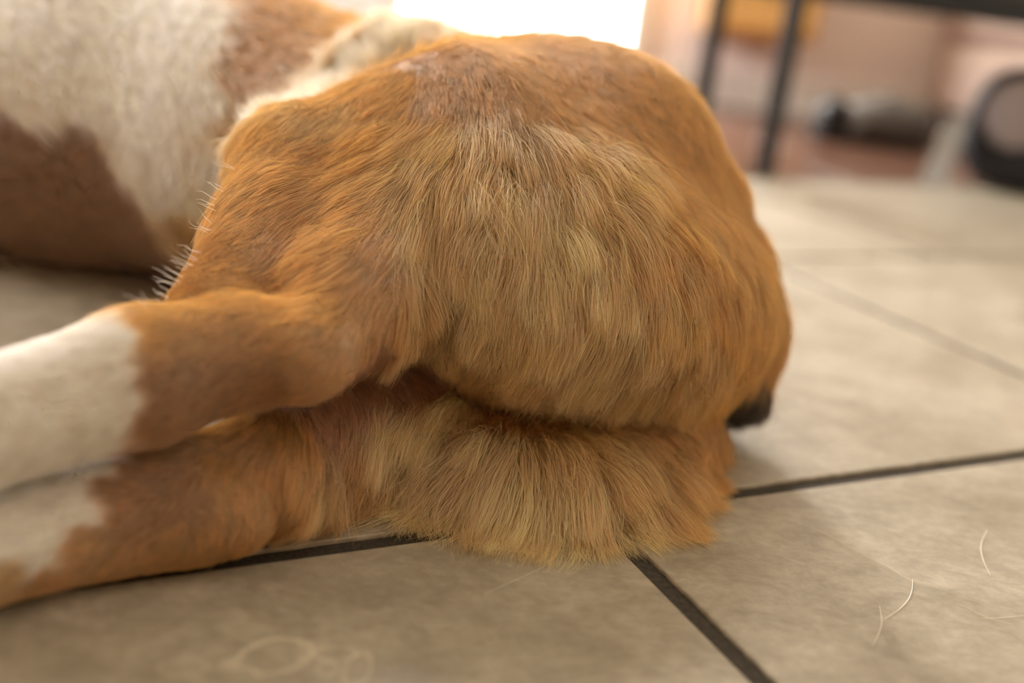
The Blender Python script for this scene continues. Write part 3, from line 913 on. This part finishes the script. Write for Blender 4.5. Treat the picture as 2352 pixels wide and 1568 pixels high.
MAT_FUR = fur_material()
tris = np.concatenate([DF[:, [0, 1, 2]], DF[:, [0, 2, 3]]])
A, B, C_ = DV[tris[:, 0]], DV[tris[:, 1]], DV[tris[:, 2]]
area = 0.5 * np.linalg.norm(np.cross(B - A, C_ - A), axis=1)
cen = (A + B + C_) / 3
pc = plan(cen.astype(np.float32))
cnrm = normals_at(cen)
dens = pc[:, 6].copy()
dens[cen[:, 2] < 0.006] = 0
to_cam = unit(CAM[None] - cen)
facing = (cnrm * to_cam).sum(1)
dens *= np.where(facing < -0.35, 0.25, 1.0)      # fewer hairs on the far side of the body
dens[cen[:, 0] < -0.30] = np.minimum(dens[cen[:, 0] < -0.30], 90)
DENS_SCALE = 1.0
expect = area * 1e4 * dens * DENS_SCALE
cnt = rng.poisson(expect)
ti = np.repeat(np.arange(len(tris)), cnt)
u = rng.random((len(ti), 2)); fl = u.sum(1) > 1; u[fl] = 1 - u[fl]
root = (A[ti] + (B[ti] - A[ti]) * u[:, :1] + (C_[ti] - A[ti]) * u[:, 1:]).astype(np.float32)
NH = len(root)
pl = plan(root)
pl[:, 7:10] = coat_colour(root)
print('hairs', NH, time.time() - T0)


def grow(root, pl, S, seed, stiff=0.55, fuzz=1.0, swirl=0.3):
    r = np.random.default_rng(seed)
    n = len(root)
    nor = normals_at(root)
    t = unit(pl[:, 0:3] - nor * (pl[:, 0:3] * nor).sum(1, keepdims=True))
    ang = swirl * (0.75 * wobble(root, 0.022, seed) + 0.65 * wobble(root, 0.009, seed + 5))
    side = np.cross(nor, t)
    t = t * np.cos(ang)[:, None] + side * np.sin(ang)[:, None]
    L = pl[:, 3] * (0.55 + 0.60 * r.random(n)).astype(np.float32)
    fly = r.random(n) < 0.05
    L[fly] *= 1.2
    lift = pl[:, 4] * (0.45 + 1.1 * r.random(n)) * (1 + 0.5 * wobble(root, 0.016, seed + 9))
    amp = np.where(fly, 0.34, 0.17)[:, None] * fuzz
    jit = (r.normal(0, 1, (n, 3)) * amp).astype(np.float32)
    d = unit(t * np.cos(lift)[:, None] + nor * np.sin(lift)[:, None] + jit)
    hlay = (0.14 * pl[:, 3] * r.random(n)).astype(np.float32)
    zmin = 0.0004 + 0.004 * r.random(n) ** 2
    pts = np.zeros((n, S + 1, 3), np.float32)
    pos = root - nor * 0.0006
    pts[:, 0] = pos
    bend = (r.normal(0, 1, (n, 3)) * amp * 0.8).astype(np.float32)
    bend2 = (r.normal(0, 1, (n, 3)) * amp * 0.8).astype(np.float32)
    ph = r.uniform(0, 6.28, n)
    st = (L / S)[:, None]
    free = np.clip((pl[:, 3] - 0.016) / 0.025, 0, 1)[:, None]
    grav = free * np.array([[0, 0, -0.20]])
    stf = stiff + (0.90 - stiff) * free
    for k in range(1, S + 1):
        pos = pos + d * st
        dist = tri(sdf, pos); nn = normals_at(pos)
        want = hlay * min(1.0, 1.6 * k / S)
        push = np.maximum(0, want - dist)
        pos = pos + nn * push[:, None]
        low = pos[:, 2] < zmin
        pos[low, 2] = zmin[low]
        pts[:, k] = pos
        f = plan(pos)[:, 0:3]
        close = np.clip(1 - np.maximum(dist, 0) / 0.014, 0, 1)[:, None]
        tgt = f * close + d * (1 - close)
        w_ = np.sin(k * 1.5 + ph)[:, None]
        d = unit(stf * d + (1 - stf) * tgt + grav * (k / S) + bend * w_ * 0.55 + bend2 * (k / S) * 0.4)
        d[low, 2] = np.maximum(d[low, 2], 0)
        d = unit(d)
    return pts, L


def clump(pts, cl, spacing_every, seed, power=1.2, amount=1.0):
    r = np.random.default_rng(seed)
    n = len(pts)
    cid = r.choice(n, max(1, n // spacing_every), replace=False)
    kd = KDTree(len(cid))
    for j, i in enumerate(cid): kd.insert(Vector(pts[i, 0]), j)
    kd.balance()
    own = np.fromiter((kd.find(v)[1] for v in pts[:, 0].tolist()), dtype=np.int64, count=n)
    c = pts[cid[own]]
    S = pts.shape[1]
    prof = (np.linspace(0, 1, S) ** power)[None, :, None]
    f = (cl * amount * (0.5 + 0.7 * r.random(n)))[:, None, None]
    f = np.clip(f, 0, 0.96) * prof
    return pts * (1 - f) + c * f, own


def make_fur(name, sel, S, rad, seed, clumps=(), label=None, stiff=0.55, fuzz=1.0, colvar=0.12, swirl=0.3):
    if sel.sum() == 0: return None
    r = np.random.default_rng(seed + 100)
    rt, p = root[sel], pl[sel]
    pts, L = grow(rt, p, S, seed, stiff, fuzz, swirl)
    n = len(pts)
    tone = r.normal(0, colvar, n)
    for (every, power, amt) in clumps:
        pts, own = clump(pts, p[:, 5], every, seed + every, power, amt)
        ct = r.normal(0, 0.07, own.max() + 1)
        tone += ct[own]
    col = p[:, 7:10] * np.exp(tone)[:, None]
    warm = r.normal(0, 0.06, n)[:, None]
    col = col * np.exp(warm * np.array([[0.3, 0.0, -1.2]]))
    col = np.clip(col, 0.005, 0.95)
    cu = bpy.data.hair_curves.new(name)
    cu.add_curves([S + 1] * n)
    cu.attributes['position'].data.foreach_set('vector', pts.astype(np.float32).ravel())
    ra = cu.attributes.get('radius') or cu.attributes.new('radius', 'FLOAT', 'POINT')
    prof = np.interp(np.linspace(0, 1, S + 1), [0, .5, 1], [1, .85, .18])
    rr = (rad * (0.75 + 0.5 * r.random(n)))[:, None] * prof[None]
    ra.data.foreach_set('value', rr.astype(np.float32).ravel())
    at = cu.attributes.new('hair_colour', 'FLOAT_COLOR', 'CURVE')
    at.data.foreach_set('color', np.concatenate([col, np.ones((n, 1))], 1).astype(np.float32).ravel())
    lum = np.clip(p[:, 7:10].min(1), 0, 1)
    rt_ = cu.attributes.new('root_shade', 'FLOAT', 'CURVE')
    rt_.data.foreach_set('value', np.interp(lum, [0.1, 0.7], [0.55, 1.0]).astype(np.float32))  # tan roots darkened to deepen the gaps between hairs, white ones spared
    o = bpy.data.objects.new(name, cu)
    COL.objects.link(o)
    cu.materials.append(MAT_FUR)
    o.parent = dog
    tag(o, label, None, None, 'stuff')
    print(name, n, time.time() - T0)
    return o


coarse = (pl[:, 6] < 110)
long_fur = (pl[:, 3] > 0.0235) & ~coarse
short_fur = (pl[:, 3] <= 0.0235) & ~coarse
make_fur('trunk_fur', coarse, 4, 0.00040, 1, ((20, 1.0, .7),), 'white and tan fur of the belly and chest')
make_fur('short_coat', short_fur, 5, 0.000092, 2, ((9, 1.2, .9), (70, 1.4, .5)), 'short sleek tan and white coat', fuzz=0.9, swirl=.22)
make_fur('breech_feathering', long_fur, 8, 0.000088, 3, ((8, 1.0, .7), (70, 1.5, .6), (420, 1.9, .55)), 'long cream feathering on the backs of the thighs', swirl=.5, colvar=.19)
# stray pale guard hairs along the front edge of the shank
r_ = np.random.default_rng(77)
gpts = []
for (x, y) in [(545, 395), (520, 440), (508, 470), (503, 482), (492, 525), (486, 540), (470, 585), (458, 603), (452, 612), (440, 622), (425, 634), (412, 645), (400, 656), (388, 668), (376, 680), (362, 692), (350, 704)]:
    for tr_ in range(2):
        hit = None
        for off in range(0, 60, 4):
            hit = bvh.ray_cast(Vector(CAM), Vector(RAY(x + off + r_.uniform(0, 3), y + r_.uniform(-8, 8))))[0]
            if hit is not None: break
        if hit is None: continue
        p0 = np.array(hit); n0 = normals_at(p0[None])[0]
        d0 = unit(-0.85 * RIGHT - 0.30 * DOWN + 0.35 * n0 + r_.normal(0, .18, 3))
        L_ = r_.uniform(.007, .014)
        gpts.append([p0 + d0 * L_ * t + DOWN * 0.0015 * t * t * r_.uniform(-1, 1) for t in np.linspace(0, 1, 5)])
gpts = np.array(gpts, np.float32)
cu = bpy.data.hair_curves.new('guard_hairs'); cu.add_curves([5] * len(gpts))
cu.attributes['position'].data.foreach_set('vector', gpts.ravel())
ra = cu.attributes.get('radius') or cu.attributes.new('radius', 'FLOAT', 'POINT')
ra.data.foreach_set('value', np.tile(np.array([1, 1, .9, .6, .2], np.float32) * .00011, len(gpts)))
at = cu.attributes.new('hair_colour', 'FLOAT_COLOR', 'CURVE'); at.data.foreach_set('color', np.tile(np.array([.92, .88, .80, 1], np.float32), len(gpts)))
rt_ = cu.attributes.new('root_shade', 'FLOAT', 'CURVE'); rt_.data.foreach_set('value', np.ones(len(gpts), np.float32))
cu.materials.append(MAT_FUR)
o = bpy.data.objects.new('guard_hairs', cu); COL.objects.link(o); o.parent = dog
tag(o, 'stray white hairs along the front of the upper hind leg', None, None, 'stuff')
print('fur done', time.time() - T0)
# ------------------------------------------------------------------ things under and beyond the bench
def root_empty(name, loc, rz, label, cat):
    o = bpy.data.objects.new(name, None); COL.objects.link(o)
    o.location = loc; o.rotation_euler = (0, 0, rz)
    return tag(o, label, cat)


def loft_bm(sections, seg=20):
    """closed skin over a list of (x, centre y, centre z, half width, half height, power)"""
    bm = bmesh.new(); rings = []
    for (x, cy, cz, hw, hh, pw) in sections:
        ring = []
        for k in range(seg):
            a = 2 * math.pi * k / seg
            c, s_ = math.cos(a), math.sin(a)
            ring.append(bm.verts.new((x, cy + hw * math.copysign(abs(c) ** pw, c), cz + hh * math.copysign(abs(s_) ** pw, s_))))
        rings.append(ring)
    for i in range(len(rings) - 1):
        for k in range(seg):
            bm.faces.new((rings[i][k], rings[i][(k + 1) % seg], rings[i + 1][(k + 1) % seg], rings[i + 1][k]))
    bm.faces.new(rings[0][::-1]); bm.faces.new(rings[-1])
    return bm


# sneaker: toe at -x, heel at +x
g = G(1870, 318)
shoe = root_empty('sneaker', (g[0], g[1], 0), 0.10, 'grey sneaker with a black toe lying under the bench', 'shoe')
MAT_GREY = simple('grey_mesh_fabric', srgb(128, 122, 116), 0.8, nscale=120, namp=0.15)
MAT_SOLE = simple('dark_rubber_sole', srgb(40, 34, 32), 0.7)
bm_obj('sole', loft_bm([(-0.010, 0, .013, .026, .012, .5), (0.02, 0, .012, .042, .012, .5), (.09, 0, .012, .044, .012, .5), (.17, 0, .013, .035, .013, .5), (.25, 0, .014, .036, .014, .5), (.272, 0, .015, .024, .012, .5)]), MAT_SOLE, shoe, True)
bm_obj('upper', loft_bm([(.055, 0, .052, .039, .034, .8), (.10, 0, .060, .040, .042, .8), (.15, 0, .066, .036, .046, .8), (.20, 0, .064, .034, .044, .8), (.25, 0, .060, .033, .040, .8), (.268, 0, .055, .020, .030, .8)]), MAT_GREY, shoe, True)
bm_obj('toe_cap', loft_bm([(-.008, 0, .045, .018, .022, .8), (.006, 0, .054, .034, .036, .8), (.03, 0, .060, .042, .044, .8), (.054, 0, .056, .042, .038, .8), (.066, 0, .052, .036, .030, .8)]), MAT_BLACK, shoe, True)
bm_obj('tongue', loft_bm([(.10, 0, .095, .018, .006, .8), (.14, 0, .108, .020, .006, .8), (.17, 0, .120, .016, .004, .8)]), MAT_GREY, shoe, True)
bm = bmesh.new()
for i in range(4):
    x = .085 + i * .022
    tube_bm([(x, -.022, .096 + i * .004), (x + .004, 0, .106 + i * .004), (x, .022, .096 + i * .004)], .0025, 6, bm)
bm_obj('laces', bm, simple('dark_laces', srgb(60, 56, 54), 0.8), shoe)

# duffel bag with a round end panel towards the camera
g = G(2325, 446)
BR = -0.52
bag = root_empty('duffel_bag', (g[0], g[1], 0), BR, 'black duffel bag with a round grey end panel on the tiles by the bench', 'bag')
MAT_BAG = simple('black_nylon', srgb(26, 26, 32), 0.65, nscale=90, namp=0.25, bump=0.2)
secs = [(x, 0, .112, hw, hh, .7) for x, hw, hh in ((-.012, .092, .092), (.004, .108, .106), (.06, .112, .111), (.22, .114, .111), (.38, .112, .110), (.42, .09, .09))]
bb_ = loft_bm(secs, 28)
bb_.transform(Matrix.Rotation(math.radians(90), 4, 'Z'))
bm_obj('bag_body', bb_, MAT_BAG, bag, True)
ROT = Matrix.Rotation(math.radians(90), 4, 'X')
bm_obj('end_panel', lathe_bm([(.0, .0), (.058, .0), (.064, .003), (.060, .008), (.0, .010)][1:4], 28, Matrix.Translation((-.020, -.010, .140)) @ ROT), simple('grey_fabric_panel', srgb(150, 140, 142), 0.7, nscale=80, namp=0.1), bag, True)
bm = bmesh.new(); rings = []
for r_, z_ in [(.064, -.004), (.074, -.004), (.078, .004), (.074, .011), (.066, .010)]:
    rings.append([bm.verts.new((r_ * math.cos(k * 2 * math.pi / 28), r_ * math.sin(k * 2 * math.pi / 28), z_)) for k in range(28)])
for i in range(5):
    for k in range(28):
        bm.faces.new((rings[i][k], rings[i][(k + 1) % 28], rings[(i + 1) % 5][(k + 1) % 28], rings[(i + 1) % 5][k]))
bm.transform(Matrix.Translation((-.020, -.010, .140)) @ ROT)
bm_obj('piping', bm, MAT_BAG, bag, True)


def to_local(p):
    q = np.asarray(p) - np.array([g[0], g[1], 0])
    c_, s_ = math.cos(-BR), math.sin(-BR)
    return Vector((c_ * q[0] - s_ * q[1], s_ * q[0] + c_ * q[1], q[2]))


dz = float(np.dot(np.array([g[0], g[1], -CAM_H]), FWD))
strip = [(P(2205, 268, dz - .02), .016), (P(2180, 325, dz - .03), .019), (P(2158, 380, dz - .02), .021), (G(2142, 424, .004), .022)]
bm = bmesh.new(); rings = []
for p, hw in strip:
    c_ = to_local(p); e = Vector((hw, 0, 0)); th = Vector((0, .005, 0))
    rings.append([bm.verts.new(c_ + a * e + b_ * th) for a, b_ in ((-1, -1), (1, -1), (1, 1), (-1, 1))])
for i in range(3):
    for k in range(4):
        bm.faces.new((rings[i][k], rings[i][(k + 1) % 4], rings[i + 1][(k + 1) % 4], rings[i + 1][k]))
bm.faces.new(rings[0][::-1]); bm.faces.new(rings[-1])
bm_obj('strap', bm, simple('pale_grey_webbing', srgb(150, 146, 140), 0.8), bag)

# honey coloured sideboard against the far wall
sb = root_empty('sideboard', (0.55, 2.82, 0), 0, 'honey wood sideboard hung on the far wall right of the door', 'sideboard')
MAT_HONEY = simple('honey_wood', srgb(220, 172, 104), 0.5, nscale=8, namp=0.12)
SW = 0.13
bm_obj('body', box_bm((-SW, -0.15, .205), (SW, 0.178, .62), .008, 2), MAT_HONEY, sb)
for i in range(2):
    d_ = bm_obj('drawer', box_bm((-SW + .015, -0.165, .225 + i * .20), (SW - .015, -0.1505, .415 + i * .19), .004, 2), MAT_HONEY, sb)
    bm_obj('knob', lathe_bm([(.004, 0), (.006, .012), (.013, .018), (.012, .026), (.004, .029)], 14, Matrix.Translation((0, -.165, .32 + i * .20)) @ ROT), MAT_BLACK, d_, True)
# taupe sofa further right along the same wall
sf = root_empty('sofa', (1.84, 2.64, 0), 0, 'taupe upholstered sofa against the far wall behind the bench', 'sofa')
MAT_TAUPE = simple('taupe_upholstery', srgb(206, 184, 170), 0.9, nscale=60, namp=0.08, bump=0.2)
bm_obj('seat_base', box_bm((-.74, -.34, .07), (.74, .34, .25), .03, 3), MAT_TAUPE, sf, True)
for i in range(2):
    bm_obj('seat_cushion', box_bm((-.60 + i * .605, -.36, .255), (-.005 + i * .605, .18, .40), .04, 3), MAT_TAUPE, sf, True)
bm_obj('backrest', box_bm((-.60, .185, .255), (.60, .35, .78), .05, 3), MAT_TAUPE, sf, True)
for s_ in (-1, 1):
    bm_obj('armrest', box_bm((min(s_ * .61, s_ * .745), -.345, .255), (max(s_ * .61, s_ * .745), .345, .56), .04, 3), MAT_TAUPE, sf, True)
    for y in (-.28, .28):
        bm_obj('foot', lathe_bm([(.018, 0), (.024, .07)], 12, Matrix.Translation((s_ * .66, y, 0))), MAT_BLACK, sf, True)

# ------------------------------------------------------------------ shed hairs lying on the tiles
MAT_SHED = simple('shed_dog_hair', srgb(236, 226, 206), 0.5)


def shed(pix, rad, label):
    pts = [G(x, y, 0.0006) for x, y in pix]
    # smooth the polyline
    fine = []
    n = len(pts)
    for i in range(n - 1):
        p0, p1, p2, p3 = pts[max(i - 1, 0)], pts[i], pts[i + 1], pts[min(i + 2, n - 1)]
        for t in np.linspace(0, 1, 6, endpoint=False):
            fine.append(0.5 * (2 * p1 + (p2 - p0) * t + (2 * p0 - 5 * p1 + 4 * p2 - p3) * t * t + (3 * p1 - p0 - 3 * p2 + p3) * t ** 3))
    fine.append(pts[-1])
    rad_ = [rad * (1 - .65 * abs(2 * i / (len(fine) - 1) - 1) ** 2) for i in range(len(fine))]
    c = fine[0]
    o = bm_obj('shed_hair', tube_bm([p - c for p in fine], rad_, 5), MAT_SHED)
    o.location = c
    tag(o, label, 'hair', 'shed hairs on the floor tiles')


shed([(2268, 1216), (2256, 1240), (2253, 1262), (2260, 1290), (2275, 1321)], .00022, 'short bright curved hair on the tile near the right edge of the picture')
shed([(2096, 1328), (2095, 1352), (2087, 1375), (2064, 1400), (2033, 1420)], .00020, 'hooked pale hair on the tile crossing the long straight hair')
shed([(2020, 1390), (2023, 1408), (2025, 1430), (2018, 1455), (2004, 1482)], .00013, 'thin bent hair at the shadow edge below the hooked hair')
shed([(1837, 1200), (1900, 1228), (1971, 1267), (2040, 1302), (2092, 1332), (2150, 1348), (2275, 1393)], .00011, 'longest thin hair running diagonally over the sunlit tile')
shed([(2194, 1384), (2230, 1400), (2266, 1417), (2333, 1435)], .00011, 'thin straight hair low on the sunlit tile at right')
shed([(2252, 1419), (2300, 1418), (2352, 1413)], .00011, 'faint level hair at the right edge of the sunlit tile')
shed([(1110, 1365), (1165, 1340), (1215, 1318), (1255, 1298)], .00010, 'single fine hair on the tile in front of the feathered thigh')
